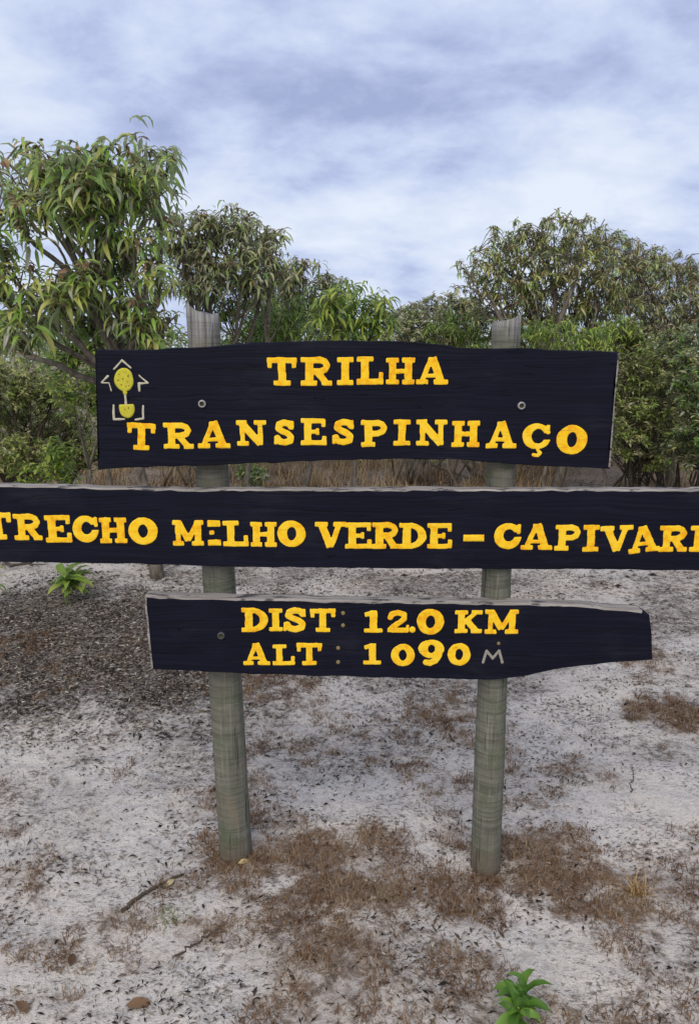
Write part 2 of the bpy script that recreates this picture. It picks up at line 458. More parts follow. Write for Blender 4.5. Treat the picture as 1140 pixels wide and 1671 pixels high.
def glyph(ch, P, A):
    """signed distance of a fat hand-cut slab letter; P in units of letter height, A its width/height."""
    st, se = .135, .085
    B = lambda x0, y0, x1, y1, h: dbox(P, (x0 * A, y0), (x1 * A, y1), h)
    K = lambda pts, h: np.min([dcap(P, (p[0] * A, p[1]), (q[0] * A, q[1]), h) for p, q in zip(pts, pts[1:])], axis=0)
    U = lambda *a: np.min(a, axis=0)
    e = se
    if ch == 'T': return U(B(.5, .02, .5, .98, st), B(0, 1 - e, 1, 1 - e, e + .01), B(.085, .64, .085, .98, .075), B(.915, .64, .915, .98, .075), B(.22, e, .78, e, e))
    if ch == 'I': return U(B(.5, .02, .5, .98, st), B(0, 1 - e, 1, 1 - e, e), B(0, e, 1, e, e))
    if ch == 'i': return U(B(.05, .87, .95, .87, .11), B(.05, .13, .95, .13, .11), B(.15, .52, .5, .52, .07))
    if ch == 'L': return U(B(.3, .02, .3, .98, st), B(0, 1 - e, .62, 1 - e, e), B(0, e, 1, e, e + .01), B(.91, .02, .91, .42, .075))
    if ch == 'H': return U(B(.22, .02, .22, .98, st), B(.78, .02, .78, .98, st), B(.2, .5, .8, .5, .085), B(0, 1 - e, .44, 1 - e, e), B(.56, 1 - e, 1, 1 - e, e), B(0, e, .44, e, e), B(.56, e, 1, e, e))
    if ch in 'PR':
        d = U(B(.27, .02, .27, .98, st), B(0, 1 - e, .6, 1 - e, e), B(0, e, .52, e, e), K([(.3, .9), (.62, .9), (.78, .84), (.85, .71), (.78, .57), (.62, .5), (.3, .5)], .105))
        if ch == 'R': d = U(d, B(.52, .5, .83, .06, .115), B(.68, e, 1, e, e))
        return d
    if ch in 'A':
        return U(B(.47, .97, .16, .04, .085), B(.5, .99, .80, .04, .135), B(.25, .32, .75, .32, .065), B(0, e, .37, e, e), B(.55, e, 1, e, e), B(.36, .93, .62, .93, .065))
    if ch == 'V':
        return U(B(.20, .97, .50, .03, .135), B(.80, .97, .52, .03, .09), B(0, 1 - e, .42, 1 - e, e), B(.6, 1 - e, 1, 1 - e, e))
    if ch == 'N':
        return U(B(.2, .02, .2, .98, .09), B(.80, .02, .80, .98, .09), B(.17, .92, .80, .06, .135), B(0, 1 - e, .34, 1 - e, e), B(0, e, .4, e, e), B(.6, 1 - e, 1, 1 - e, e))
    if ch == 'M':
        return U(B(.17, .02, .17, .98, .085), B(.82, .02, .82, .98, .12), B(.2, .92, .5, .2, .12), B(.8, .92, .5, .2, .085), B(0, 1 - e, .27, 1 - e, e), B(.73, 1 - e, 1, 1 - e, e), B(0, e, .34, e, e), B(.62, e, 1, e, e))
    if ch == 'E':
        return U(B(.27, .02, .27, .98, st), B(0, 1 - e, .97, 1 - e, e), B(0, e, 1, e, e), B(.3, .5, .7, .5, .075), B(.9, .68, .9, .98, .07), B(.925, .02, .925, .34, .075), B(.66, .38, .66, .62, .06))
    if ch == 'S':
        return U(K([(.80, .74), (.70, .86), (.48, .89), (.26, .82), (.22, .67), (.4, .56), (.64, .47), (.79, .34), (.75, .18), (.5, .11), (.28, .15), (.18, .30)], .115), B(.86, .62, .86, .95, .055), B(.1, .05, .1, .38, .055))
    if ch == 'O': return np.maximum(dell(P, (.5 * A, .5), .5 * A, .5), -dell(P, (.5 * A, .5), .17 * A, .27))
    if ch == '0': return np.maximum(dell(P, (.5 * A, .5), .5 * A, .5), -dell(P, (.5 * A, .5), .18 * A, .27))
    if ch in 'CÇG':
        k = 0 if ch == 'Ç' else 1
        d = np.maximum(dell(P, (.5 * A, .5), .5 * A, .5), -dell(P, (.55 * A, .5 + .04 * k), (.24 - .02 * k) * A, .29 - .04 * k))
        d = np.maximum(d, -dbox(P, (.62 * A, .5 + .07 * k), (1.3 * A, .5 + .07 * k), .14 - .035 * k))
        d = U(d, B(.9, .60, .9, .95, .06))
        if ch == 'G': d = U(d, B(.60, .44, 1, .44, .06))
        if ch == 'Ç': d = U(d, K([(.52, .06), (.58, -.08), (.66, -.15), (.55, -.25), (.42, -.22)], .055))
        return d
    if ch == 'D':
        o = np.maximum(dell(P, (.35 * A, .5), .65 * A, .5), -(P[:, 0] - .25 * A))
        o = np.maximum(o, -np.maximum(dell(P, (.35 * A, .5), .36 * A, .31), -(P[:, 0] - .42 * A)))
        return U(o, B(.27, .02, .27, .98, st), B(0, 1 - e, .5, 1 - e, e), B(0, e, .5, e, e))
    if ch == 'K':
        return U(B(.24, .02, .24, .98, st), B(0, 1 - e, .46, 1 - e, e), B(0, e, .46, e, e), B(.3, .42, .78, .93, .085), B(.42, .58, .80, .06, .125), B(.6, 1 - e, 1, 1 - e, e), B(.6, e, 1, e, e))
    if ch == '1': return U(B(.52, .02, .52, .98, .15), B(.02, e, .98, e, e), B(.08, .80, .5, .90, .09))
    if ch == '2': return U(K([(.2, .68), (.26, .84), (.5, .9), (.76, .82), (.78, .64), (.6, .46), (.34, .28), (.2, .14)], .11), B(.08, .1, .95, .1, .1), B(.92, .02, .92, .32, .06))
    if ch == '9':
        r = np.maximum(dell(P, (.5 * A, .64), .5 * A, .36), -dell(P, (.5 * A, .64), .16 * A, .17))
        return U(r, K([(.82, .62), (.8, .38), (.66, .18), (.45, .08), (.3, .1)], .115))
    if ch == ':': return U(dell(P, (.5 * A, .85), .055, .06), dell(P, (.5 * A, .14), .055, .06))
    if ch == '-': return B(0, .5, 1, .5, .42)
    if ch == '.': return dell(P, (.5 * A, .5), .5 * A, .5)
    if ch == 'm': return U(K([(.06, .05), (.2, .9), (.5, .35), (.78, .92), (.95, .05)], .085))
    raise ValueError(ch)

def sdf_mesh(name, fn, w, h, zmax, pad=.3, res=30, bev=.07, seed=0, fat=0.0):
    """relief plate of a distance field over a w x h rectangle; local x right, z up, y towards the board (negative y = proud)."""
    A = w / h
    x0, x1, y0, y1 = -.1, A + .1, -pad, 1 + pad * 1.3
    n = int(round(res * (x1 - x0))) + 1; m = int(round(res * (y1 - y0))) + 1
    xs = np.linspace(x0, x1, n); ys = np.linspace(y0, y1, m)
    GX, GY = np.meshgrid(xs, ys)
    P = np.stack([GX.ravel(), GY.ravel()], 1)
    # hand-cut wobble
    o = seed * 7.7
    P2 = P + .035 * np.stack([fbm(P[:, 0] * 3 + o, P[:, 1] * 3, 2) - .5, fbm(P[:, 0] * 3 - o, P[:, 1] * 3 + 31, 2) - .5], 1)
    D = fn(P2, A) + (fbm(P[:, 0] * 9 + o, P[:, 1] * 9 + o, 2) - .5) * .018 - fat
    D = D.reshape(m, n)
    vid = {}; V = []; T = []
    def vert(key, x, y, d):
        if key not in vid:
            vid[key] = len(V)
            k = min(max(-d / bev, 0), 1); k = k * (2 - k)
            V.append(((x - A / 2) * h, .0006 - zmax * k, (y - .5) * h))
        return vid[key]
    for j in range(m - 1):
        for i in range(n - 1):
            c = [(i, j), (i + 1, j), (i + 1, j + 1), (i, j + 1)]
            dv = [D[b, a] for a, b in c]
            if min(dv) >= 0: continue
            poly = []
            for k in range(4):
                (a, b), (a2, b2) = c[k], c[(k + 1) % 4]; d1, d2 = dv[k], dv[(k + 1) % 4]
                if d1 < 0: poly.append(vert((a, b), xs[a], ys[b], d1))
                if (d1 < 0) != (d2 < 0):
                    t = d1 / (d1 - d2)
                    key = (min((a, b), (a2, b2)), max((a, b), (a2, b2)))
                    poly.append(vert(key, xs[a] + t * (xs[a2] - xs[a]), ys[b] + t * (ys[b2] - ys[b]), 0))
            for k in range(1, len(poly) - 1): T.append((poly[0], poly[k], poly[k + 1]))
    return fast_mesh(name, np.array(V), np.array(T), None, True)

YF = 1.943                                   # front face of the boards
sign = empty('trail_sign', (0.03, 2.03, 0), 'dark trail sign of three yellow-lettered boards on two round posts in white sand', 'sign')
SO = np.array(sign.location)

def post(b, t, r0, r1, slope, seed):
    n, k = 70, 28
    r = np.random.default_rng(seed)
    V, T = [], []
    b = np.array(b); t = np.array(t)
    th = np.arange(k) * 2 * pi / k
    flat = fbm(np.cos(th) * 1.6 + seed, np.sin(th) * 1.6, 3)
    for i in range(n):
        f = i / (n - 1)
        c = b + (t - b) * f
        rr = (r0 + (r1 - r0) * f) * (1 + .05 * (fbm(np.full(k, f * 9 + seed), th * .9, 2) - .5)) * (.94 + .12 * flat)
        rr = rr * (1 + .004 * sin(i * 2.1 + seed))
        for j in range(k):
            z = c[2]
            if f > .9:                        # ragged, slanting head
                z += (f - .9) / .1 * (slope * cos(th[j]) * r1 * 1.0 + .022 * (vnoise(np.array([th[j] * 1.3 + seed]), np.array([3.3]))[0] - .5))
            V.append((c[0] + rr[j] * cos(th[j]), c[1] + rr[j] * sin(th[j]), z))
    for i in range(n - 1):
        for j in range(k):
            p, q = i * k + j, i * k + (j + 1) % k
            T += [(p, q, q + k), (p, q + k, p + k)]
    top = [V[(n - 1) * k + j] for j in range(k)]
    V.append(tuple(np.mean(top, axis=0) - np.array([0, 0, .012])))
    for j in range(k): T.append(((n - 1) * k + j, (n - 1) * k + (j + 1) % k, n * k))
    return fast_mesh('post', np.array(V) - SO, np.array(T), None, True)
lt_, rt_ = at(330, 506, 2.03), at(826, 521, 2.03)
obj('post', post((-.345, 2.055, -.3), lt_, .052, .043, -.34, 3), POST, sign)
obj('post', post((.409, 1.985, -.3), rt_, .046, .0375, .35, 8), POST, sign)

def densify(pts, step):
    out = []
    for p, q in zip(pts, pts[1:] + pts[:1]):
        p, q = np.array(p), np.array(q); L = np.linalg.norm(q - p); k = max(1, int(L / step))
        for i in range(k): out.append(p + (q - p) * i / k)
    return np.array(out)
def board(pix, label, seed, bare, thick=.043, chamfer=.004):
    w3 = [at(px, py, YF) for px, py in pix]
    P = densify([(p[0], p[2]) for p in w3], .02)
    d = np.roll(P, -1, 0) - np.roll(P, 1, 0); d /= np.linalg.norm(d, axis=1)[:, None]
    N = np.stack([-d[:, 1], d[:, 0]], 1)
    area = np.sum(P[:, 0] * np.roll(P[:, 1], -1) - P[:, 1] * np.roll(P[:, 0], -1))
    if area > 0: N = -N                        # outward
    P = P + N * ((fbm(P[:, 0] * 30 + seed, P[:, 1] * 30, 3) - .5) * .006)[:, None]
    c = P.mean(0)
    ch = np.array([bare(nn, p) for nn, p in zip(N, P)])
    inset = np.where(ch, chamfer, .0022) * (.7 + .7 * fbm(P[:, 0] * 60 + 9, P[:, 1] * 60 + seed, 2))
    bm = bmesh.new()
    fr = [bm.verts.new((p[0] - c[0], 0, p[1] - c[1])) for p in P - N * inset[:, None]]
    mi = [bm.verts.new((p[0] - c[0], .004, p[1] - c[1])) for p in P]
    ba = [bm.verts.new((p[0] - c[0], thick, p[1] - c[1])) for p in P]
    n = len(P)
    bm.faces.new(fr); bm.faces.new(ba[::-1])
    for i in range(n):
        j = (i + 1) % n
        f1 = bm.faces.new((fr[i], mi[i], mi[j], fr[j])); f2 = bm.faces.new((mi[i], ba[i], ba[j], mi[j]))
        f1.material_index = f2.material_index = 1 if ch[i] and ch[j] else 0
    bmesh.ops.triangulate(bm, faces=[f for f in bm.faces if len(f.verts) > 4])
    bmesh.ops.recalc_face_normals(bm, faces=bm.faces)
    me = bpy.data.meshes.new('board'); bm.to_mesh(me); bm.free()
    me.materials.append(PAINT); me.materials.append(BARE)
    loc = np.array([c[0], YF, c[1]])
    o = obj('board', me, None, sign, loc - SO)
    o['label'] = label
    o['centre'] = list(map(float, loc))
    return o

top_b = board([(155, 571), (200, 571), (250, 570), (325, 566), (400, 560), (480, 557), (560, 555), (680, 558), (725, 562), (748, 568), (850, 568), (930, 571), (1011, 575), (1007, 620), (1002, 680), (995, 765),
               (900, 762), (800, 755), (745, 750), (640, 749), (520, 752), (430, 756), (340, 760), (240, 762), (160, 767), (158, 660)],
              'uppermost dark board with trail emblem and two lines of yellow letters', 1, lambda n, p: n[0] > .6, chamfer=.008)
mid_b = board([(-75, 791), (60, 793), (200, 797), (330, 799), (560, 799), (800, 799), (1000, 799), (1215, 799), (1216, 932), (1000, 930), (800, 929), (560, 927), (400, 926), (230, 921), (100, 919), (-72, 916)],
              'longest dark board in the middle with one line of yellow letters', 2, lambda n, p: n[1] > .6, chamfer=.004)
low_b = board([(236, 972), (320, 975), (400, 977), (520, 979), (640, 981), (840, 984), (900, 986), (960, 989), (1010, 993), (1048, 997), (1060, 1004), (1064, 1040), (1064, 1077), (1000, 1082), (905, 1093), (850, 1105), (815, 1110),
               (600, 1106), (400, 1100), (247, 1093), (240, 1035)],
              'lowest dark board with tapered right end and distance text', 3, lambda n, p: n[1] > .85 or n[0] < -.6, chamfer=.006)

def letters(bd, items, mat, **kw):
    bc = np.array(bd['centre'])
    for (ch, x0, x1, y0, y1, *ex) in items:
        a, b = at(x0, (y0 + y1) / 2, YF), at(x1, (y0 + y1) / 2, YF)
        tp, bt = at((x0 + x1) / 2, y0, YF), at((x0 + x1) / 2, y1, YF)
        w, h = b[0] - a[0], tp[2] - bt[2]
        ctr = np.array([(a[0] + b[0]) / 2, YF, (tp[2] + bt[2]) / 2])
        seed = int(x0 * 3 + y0)
        if ch in '-.': me = sdf_mesh('letter', lambda P, A: glyph(ch, P, A), w, h, .0024, bev=.25, seed=seed)
        else: me = sdf_mesh('letter', lambda P, A: glyph(ch, P, A), w, h, .0012, seed=seed, fat=.02, bev=.03, **kw)
        o = obj('letter', me, ex[1] if len(ex) > 1 else mat, bd, ctr - bc, (0, radians(ex[0]) if ex else 0, 0))

letters(top_b, [('T', 436, 484, 584, 629), ('R', 491, 541, 583, 629), ('I', 550, 576, 583, 628), ('L', 582, 625, 582, 627), ('H', 630, 676, 584, 627), ('A', 679, 731, 583, 627),
                ('T', 208, 254, 691, 734, 3), ('R', 267, 315, 690, 732), ('A', 323, 375, 688, 731), ('N', 386, 434, 686, 727), ('S', 446, 482, 685, 727), ('E', 491, 532, 683, 726), ('S', 541, 580, 684, 726),
                ('P', 589, 633, 686, 729), ('I', 642, 669, 685, 727), ('N', 679, 729, 685, 727), ('H', 737, 782, 687, 729), ('A', 793, 842, 688, 731), ('Ç', 852, 898, 691, 733), ('O', 908, 957, 694, 741)], YELLOW)
letters(mid_b, [('T', -24, 19, 837, 880), ('R', 23, 68, 839, 881), ('E', 74, 116, 841, 885), ('C', 119, 161, 842, 885), ('H', 163, 207, 845, 886), ('O', 210, 257, 845, 888),
                ('M', 282, 332, 849, 890), ('i', 338, 361, 849, 891), ('L', 364, 405, 850, 891), ('H', 409, 451, 852, 892), ('O', 453, 498, 850, 892),
                ('V', 514, 564, 852, 894), ('E', 563, 606, 853, 895), ('R', 607, 651, 853, 895), ('D', 651, 695, 854, 895), ('E', 697, 737, 854, 895), ('-', 755, 790, 871, 885),
                ('C', 806, 850, 854, 896), ('A', 850, 901, 855, 897), ('P', 905, 948, 857, 898), ('I', 951, 976, 857, 900), ('V', 979, 1032, 858, 900, -3), ('A', 1024, 1075, 859, 901, -7), ('R', 1075, 1121, 858, 900), ('I', 1125, 1151, 858, 900)], YELLOW)
letters(low_b, [('D', 394, 437, 992, 1031), ('I', 439, 461, 993, 1030), ('S', 461, 502, 992, 1031), ('T', 506, 547, 994, 1031), ('.', 556, 563, 997, 1004, 0, FADED), ('.', 556, 563, 1017, 1024, 0, FADED), ('1', 593, 624, 996, 1032), ('2', 629, 668, 996, 1032), ('.', 667, 678, 1022, 1033),
                ('0', 680, 724, 994, 1035), ('K', 742, 786, 996, 1033), ('M', 791, 845, 995, 1034),
                ('A', 397, 440, 1050, 1085), ('L', 445, 481, 1052, 1085), ('T', 484, 525, 1050, 1085), ('.', 548, 555, 1054, 1061, 0, FADED), ('.', 548, 555, 1077, 1084, 0, FADED), ('1', 592, 622, 1050, 1084), ('0', 638, 676, 1051, 1087), ('9', 683, 724, 1044, 1085), ('0', 730, 767, 1050, 1086),
                ('m', 786, 821, 1060, 1082, 0, DULL), ('.', 810, 816, 1047, 1053, 0, FADED)], YELLOW)

# painted emblem of arrows, oval and cup on the uppermost board
def emblem():
    bc = np.array(top_b['centre'])
    x0, x1, y0, y1 = 160, 250, 582, 692
    def q(px, py): return ((px - x0) / (y1 - y0), (y1 - py) / (y1 - y0))
    a, b = at(x0, 637, YF), at(x1, 637, YF); tp, bt = at(205, y0, YF), at(205, y1, YF)
    w, h = b[0] - a[0], tp[2] - bt[2]
    ctr = np.array([(a[0] + b[0]) / 2, YF, (tp[2] + bt[2]) / 2])
    def lines(*pls):
        return lambda P, A: np.min([dcap(P, q(*u), q(*v), .017) for pl in pls for u, v in zip(pl, pl[1:])], axis=0)
    def add(name, fn, mat, z=.0022, pad=.02, res=90):
        return obj(name, sdf_mesh(name, fn, w, h, z, pad=pad, res=res, bev=.02, seed=5), mat, top_b, ctr - bc)
    add('arrow', lines([(189, 601), (203, 588), (217, 600)]), EDGE)
    add('arrow', lines([(179, 613), (167, 624), (180, 624), (182, 637)]), EDGE)
    add('arrow', lines([(230, 611), (243, 624), (229, 624), (229, 637)]), EDGE)
    add('bracket', lines([(184, 661), (184, 684), (201, 684)]), EDGE)
    add('bracket', lines([(233, 663), (233, 683), (219, 685)]), EDGE)
    add('stem', lambda P, A: dcap(P, q(205.5, 640), q(206, 660), .026), EDGE)
    def oval(P, A):
        c = q(205, 619); d = dell(P, c, 16 / 110, 20 / 110)
        return np.minimum(d, dcap(P, q(205, 630), q(206, 641), .04))
    add('oval', oval, OLIVE, .0026)
    def cup(P, A):
        d = dell(P, q(206.5, 667), 13.5 / 110, 16 / 110)
        return np.maximum(d, P[:, 1] - q(0, 660)[1])
    add('cup', cup, OLIVE, .0026)
    dots = [(198, 610), (206, 607), (213, 612), (196, 620), (204, 617), (211, 621), (201, 627), (208, 629), (213, 628), (204, 668), (210, 666)]
    add('dots', lambda P, A: np.min([dell(P, q(*c), .021, .021) for c in dots], axis=0), DOT_SOCKET_DARK, .0036)['kind'] = 'stuff'
emblem()

def bolt_mesh(r):
    a = Acc()
    prof = [(r, .0035), (r * 1.02, -.003), (r * .85, -.006), (r * .6, -.006), (r * .5, -.002), (0, -.0015)]
    k = 12; V = []; T = []
    for (rr, yy) in prof:
        for j in range(k): V.append((rr * cos(2 * pi * j / k), yy, rr * sin(2 * pi * j / k)))
    for i in range(len(prof) - 1):
        for j in range(k):
            p, q = i * k + j, i * k + (j + 1) % k
            T += [(p, q, q + k), (p, q + k, p + k)]
    return fast_mesh('bolt', np.array(V), np.array(T), None, False)
bolt_m = bolt_mesh(.0105); bolt_d = bolt_mesh(.0105)
for _m, _r in ((bolt_m, STEEL), (bolt_d, RUST)):
    _m.materials.append(_r); _m.materials.append(DOT_SOCKET_DARK)
    for _p in _m.polygons:
        if math.hypot(_p.center.x, _p.center.z) < .0062: _p.material_index = 1  # recess faces coloured dark to stand for shade inside the socket
for bd, px, py, mesh_, mat in ((top_b, 330, 659, bolt_m, STEEL), (top_b, 850, 662, bolt_m, STEEL), (low_b, 361, 1037, bolt_d, RUST)):
    p = at(px, py, YF - .001); obj('bolt', mesh_, mat, bd, p - np.array(bd['centre']))
for bd in (top_b, mid_b, low_b): del bd['centre']

# ------------------------------------------------------------------ leaves and plants
def leaf_template(a0, droop, width, fold, st=5):
    """leaf of length 1 along +x, curving downward"""
    s = np.linspace(0, 1, st); x = z = 0.0; pts = [(0, 0)]
    for i in range(1, st):
        a = a0 - droop * (s[i - 1] + s[i]) / 2
        x += cos(a) / (st - 1); z += sin(a) / (st - 1); pts.append((x, z))
    prof = np.sin(pi * np.clip(s, 0, 1) ** .8) ** .85 * width / 2
    V = [(0, 0, 0)]; T = []
    for i in range(1, st - 1):
        x, z = pts[i]; wd = prof[i]
        V += [(x, wd, z + fold * wd), (x, 0, z), (x, -wd, z + fold * wd)]
    V.append((pts[-1][0], 0, pts[-1][1]))
    T += [(0, 2, 1), (0, 3, 2)]
    for i in range(st - 3):
        o = 1 + 3 * i
        T += [(o, o + 1, o + 4), (o, o + 4, o + 3), (o + 1, o + 2, o + 5), (o + 1, o + 5, o + 4)]
    e = len(V) - 1; o = e - 3
    T += [(o, o + 1, e), (o + 1, o + 2, e)]
    return np.array(V), np.array(T)
TPL_DROOP = [leaf_template(radians(a), radians(d), w, .5) for a, d, w in ((30, 110, .15), (8, 85, .17), (50, 145, .14), (-12, 70, .16), (65, 170, .15), (-35, 50, .15))]
TPL_BROAD = [leaf_template(radians(a), radians(d), w, .4) for a, d, w in ((50, 70, .30), (30, 60, .32), (60, 100, .28), (10, 60, .33))]
TPL_SEED = [leaf_template(radians(a), radians(d), w, .45) for a, d, w in ((70, 95, .27), (45, 95, .30), (80, 120, .25), (25, 80, .30), (60, 140, .27))]
TPL_SMALL = [leaf_template(radians(a), radians(d), w, .5, 4) for a, d, w in ((30, 40, .32), (10, 50, .36), (50, 70, .30))]

def rotmats(az, tilt, roll):
    ca, sa, ct, st_, cr, sr = np.cos(az), np.sin(az), np.cos(tilt), np.sin(tilt), np.cos(roll), np.sin(roll)
    # Rz(az) @ Ry(tilt) @ Rx(roll)
    return np.stack([np.stack([ca * ct, ca * st_ * sr - sa * cr, ca * st_ * cr + sa * sr], -1),
                     np.stack([sa * ct, sa * st_ * sr + ca * cr, sa * st_ * cr - ca * sr], -1),
                     np.stack([-st_, ct * sr, ct * cr], -1)], -2)

def leaves_into(acc, tpls, pos, az, tilt, roll, size, tone, which):
    R = rotmats(az, tilt, roll)
    for k, (TV, TT) in enumerate(tpls):
        s = which == k
        if not s.any(): continue
        W = np.einsum('nij,vj->nvi', R[s], TV) * size[s][:, None, None] + pos[s][:, None]
        n = W.shape[0]; m = len(TV)
        T = (TT[None] + (np.arange(n) * m)[:, None, None]).reshape(-1, 3)
        acc.add(W.reshape(-1, 3), T, np.repeat(tone[s], m))

_leafmesh = {}
def leaf_meshes(key, tpls, mat):
    if (key, mat.name) not in _leafmesh:
        L = []
        for V, T in tpls:
            me = fast_mesh('leaf', V, T, np.zeros(len(V)), False); me.materials.append(mat); L.append(me)
        _leafmesh[(key, mat.name)] = L
    return _leafmesh[(key, mat.name)]

def plant(name, label, cat, base, d, lumps, mat, tpls, key, leaf, tips, per, bark=BARK, parts=0, trunk_r=.04, fork=None, group=None, stems=0, depth=1.0, seed=0, tilt_sd=.35, dead=0.0, y_off=None):
    """lumps: photo x, y, half width, half height of each leafy mass, all standing about d metres away."""
    r = np.random.default_rng(1000 + seed)
    bx, by = base
    root = empty(name, (bx, by, gz(bx, by)), label, cat, group)
    O = np.array(root.location)
    wood = Acc()
    L = []
    for i, (px, py, rx, rz) in enumerate(lumps):
        yy = d + (r.random() - .5) * 1.1 * depth
        c = at(px, py, yy); sx = rx / F * d; sz = rz / F * d
        L.append((c, sx, max(.1, (sx + sz) / 2 * depth), sz))
    zt = np.mean([l[0][2] for l in L]); xm = np.mean([l[0][0] for l in L])
    if fork is None: fk = np.array([bx + (xm - bx) * .5, by, O[2] + (zt - O[2]) * .45])
    else: fk = np.array(fork, float)
    b0 = np.array([bx, by, O[2] - .06])
    # trunk
    tr = Acc()
    def bent(p, q, n, amp):
        f = np.linspace(0, 1, n)[:, None]; w_ = np.sin(pi * f)
        off = r.normal(0, 1, (1, 3)) * amp + np.cumsum(r.normal(0, amp * .35, (n, 3)), 0) * (f * (1 - f) * 4)
        return p + (q - p) * f + w_ * off
    if stems == 0:
        tp = bent(b0, fk, 9, .05); tr.tube(tp, np.linspace(trunk_r * 1.15, trunk_r * .75, 9), 9)
    tips_all = []; vols = np.array([l[1] * l[2] * l[3] for l in L]) ** .75
    cnt = np.maximum(5, (tips * vols / vols.sum()).astype(int))
    for (c, sx, sy, sz), n in zip(L, cnt):
        anchor = c - np.array([0, 0, sz * .35])
        if stems: 
            sp = b0 + np.array([r.normal(0, .16), r.normal(0, .10), 0])
            limb = bent(sp, anchor, 8, .05); r0 = trunk_r
        else:
            limb = bent(fk, anchor, 8, .07 * np.linalg.norm(anchor - fk)); r0 = trunk_r * .62
        wood.tube(limb, np.linspace(r0, r0 * .4, 8), 6)
        u = r.normal(size=(n, 3)); u /= np.linalg.norm(u, axis=1)[:, None]
        rad = r.random(n) ** .42
        wob = .78 + .5 * fbm(u[:, 0] * 2 + c[0] * 3, u[:, 2] * 2 + u[:, 1] * 1.3 + c[2], 2)
        tp = c + u * (rad * wob)[:, None] * np.array([sx, sy, sz])
        nodes = [limb[4:]]
        for _ in range(max(3, n // 6)):
            e_ = c + r.normal(0, .42, 3) * np.array([sx, sy, sz]); q0 = limb[r.integers(3, 8)]
            sb = bent(q0, e_, 6, .08 * np.linalg.norm(e_ - q0)); r1 = min(r0 * .4, .012)
            wood.tube(sb, np.linspace(r1, r1 * .45, 6), 5, caps=False); nodes.append(sb[1:])
        nodes = np.vstack(nodes)
        for t in tp:
            j = nodes[np.argmin(np.linalg.norm(nodes - t + np.array([0, 0, .06]), axis=1))]
            mid = j + (t - j) * .55 + np.array([0, 0, .12]) * np.linalg.norm(t - j) + r.normal(0, .03, 3) * np.linalg.norm(t - j)
            rr = min(r0 * .25, .006)
            wood.tube([j, mid, t], [rr, rr * .65, max(.0022, rr * .3)], 4, caps=False)
        tips_all.append(tp)
    tp = np.vstack(tips_all)
    if stems:
        for _ in range(stems):
            sp = b0 + np.array([r.normal(0, .3), r.normal(0, .14), 0]); t = tp[r.integers(len(tp))]
            wood.tube(bent(sp, t, 6, .06), np.linspace(.014, .005, 6), 5)
    n = len(tp) * per
    ti = np.repeat(np.arange(len(tp)), per)
    az = r.random(n) * 2 * pi
    size = leaf * (.55 + .65 * r.random(n)) * np.repeat(.8 + .4 * r.random(len(tp)), per)
    tilt = r.normal(0, tilt_sd, n); roll = r.normal(0, .35, n)
    pos = tp[ti] + r.normal(0, leaf * .18, (n, 3)) * np.array([1, 1, .8]) - np.array([0, 0, 1]) * (r.random(n) * leaf * .35)[:, None]
    tone = np.clip(np.repeat(r.random(len(tp)) * .55, per) + r.random(n) * .42, 0, .999)
    which = r.integers(0, len(tpls), n)
    sel = np.zeros(n, bool)
    if parts:
        px = pos[:, 0] / pos[:, 1]
        score = size / pos[:, 1] - (np.abs(px) > .47) * 1.0 - (pos[:, 1] - d) * .004
        sel[np.argsort(-score)[:parts]] = True
        LM = leaf_meshes(key, tpls, mat)
        for i in np.nonzero(sel)[0]:
            obj('leaf', LM[which[i]], None, root, pos[i] - O, (roll[i], tilt[i], az[i]), (size[i],) * 3)
    if tr.n: obj('trunk', fast_mesh('trunk', np.vstack(tr.v) - O, np.vstack(tr.t), None, True), bark, root)
    obj('branches', fast_mesh('branches', np.vstack(wood.v) - O, np.vstack(wood.t), None, True), bark, root)['kind'] = 'stuff'
    k = ~sel
    if k.any():
        cr = Acc(); leaves_into(cr, tpls, pos[k] - O, az[k], tilt[k], roll[k], size[k], tone[k], which[k])
        m = cr.mesh('crown'); 
        o = obj('crown', m, mat, root); o['kind'] = 'stuff'
    if dead:
        nd = int(len(tp) * dead * 10); ii = r.integers(0, len(tp), nd)
        cr = Acc(); leaves_into(cr, TPL_SMALL, tp[ii] - O + r.normal(0, leaf * .1, (nd, 3)), r.random(nd) * 6.28, r.normal(.5, .6, nd), r.normal(0, .5, nd), leaf * (.25 + .3 * r.random(nd)), r.random(nd), r.integers(0, 3, nd))
        o = obj('dead_flower_heads', cr.mesh('dead_flower_heads'), DRYLEAF, root); o['kind'] = 'stuff'
    return root
def gb(px, d):                                   # foot of a plant seen at photo column px, d metres away
    return (at(px, 835, d)[0], d)

tb = gnd(258, 945)
plant('drooping_tree', 'tallest drooping-leaved treelet at the left, left of the left post head', 'tree', tb, 5.1,
      [(65, 285, 68, 52), (120, 270, 60, 45), (195, 270, 70, 48), (255, 285, 52, 52), (30, 350, 50, 45), (215, 365, 48, 45), (170, 330, 60, 40), (110, 330, 60, 40), (150, 450, 52, 42), (235, 465, 46, 40), (60, 490, 62, 46), (20, 540, 60, 46), (140, 520, 60, 44), (225, 530, 60, 36), (105, 475, 50, 40), (-30, 430, 60, 60), (195, 420, 45, 40)],
      LEAF_A, TPL_DROOP, 'droop', .165, 340, 12, parts=300, trunk_r=.045, fork=at(225, 640, 5.15), seed=1, dead=.5, depth=.8)
plant('drooping_tree', 'rounded grey-green drooping treelet just right of the left post head', 'tree', gb(350, 6.3), 6.3,
      [(305, 378, 46, 36), (360, 366, 54, 34), (420, 392, 46, 40), (330, 425, 60, 36), (395, 445, 62, 42), (440, 440, 34, 40), (310, 460, 34, 30)],
      LEAF_B, TPL_DROOP, 'droop', .125, 270, 11, parts=300, trunk_r=.04, seed=2, dead=.5, depth=.8)
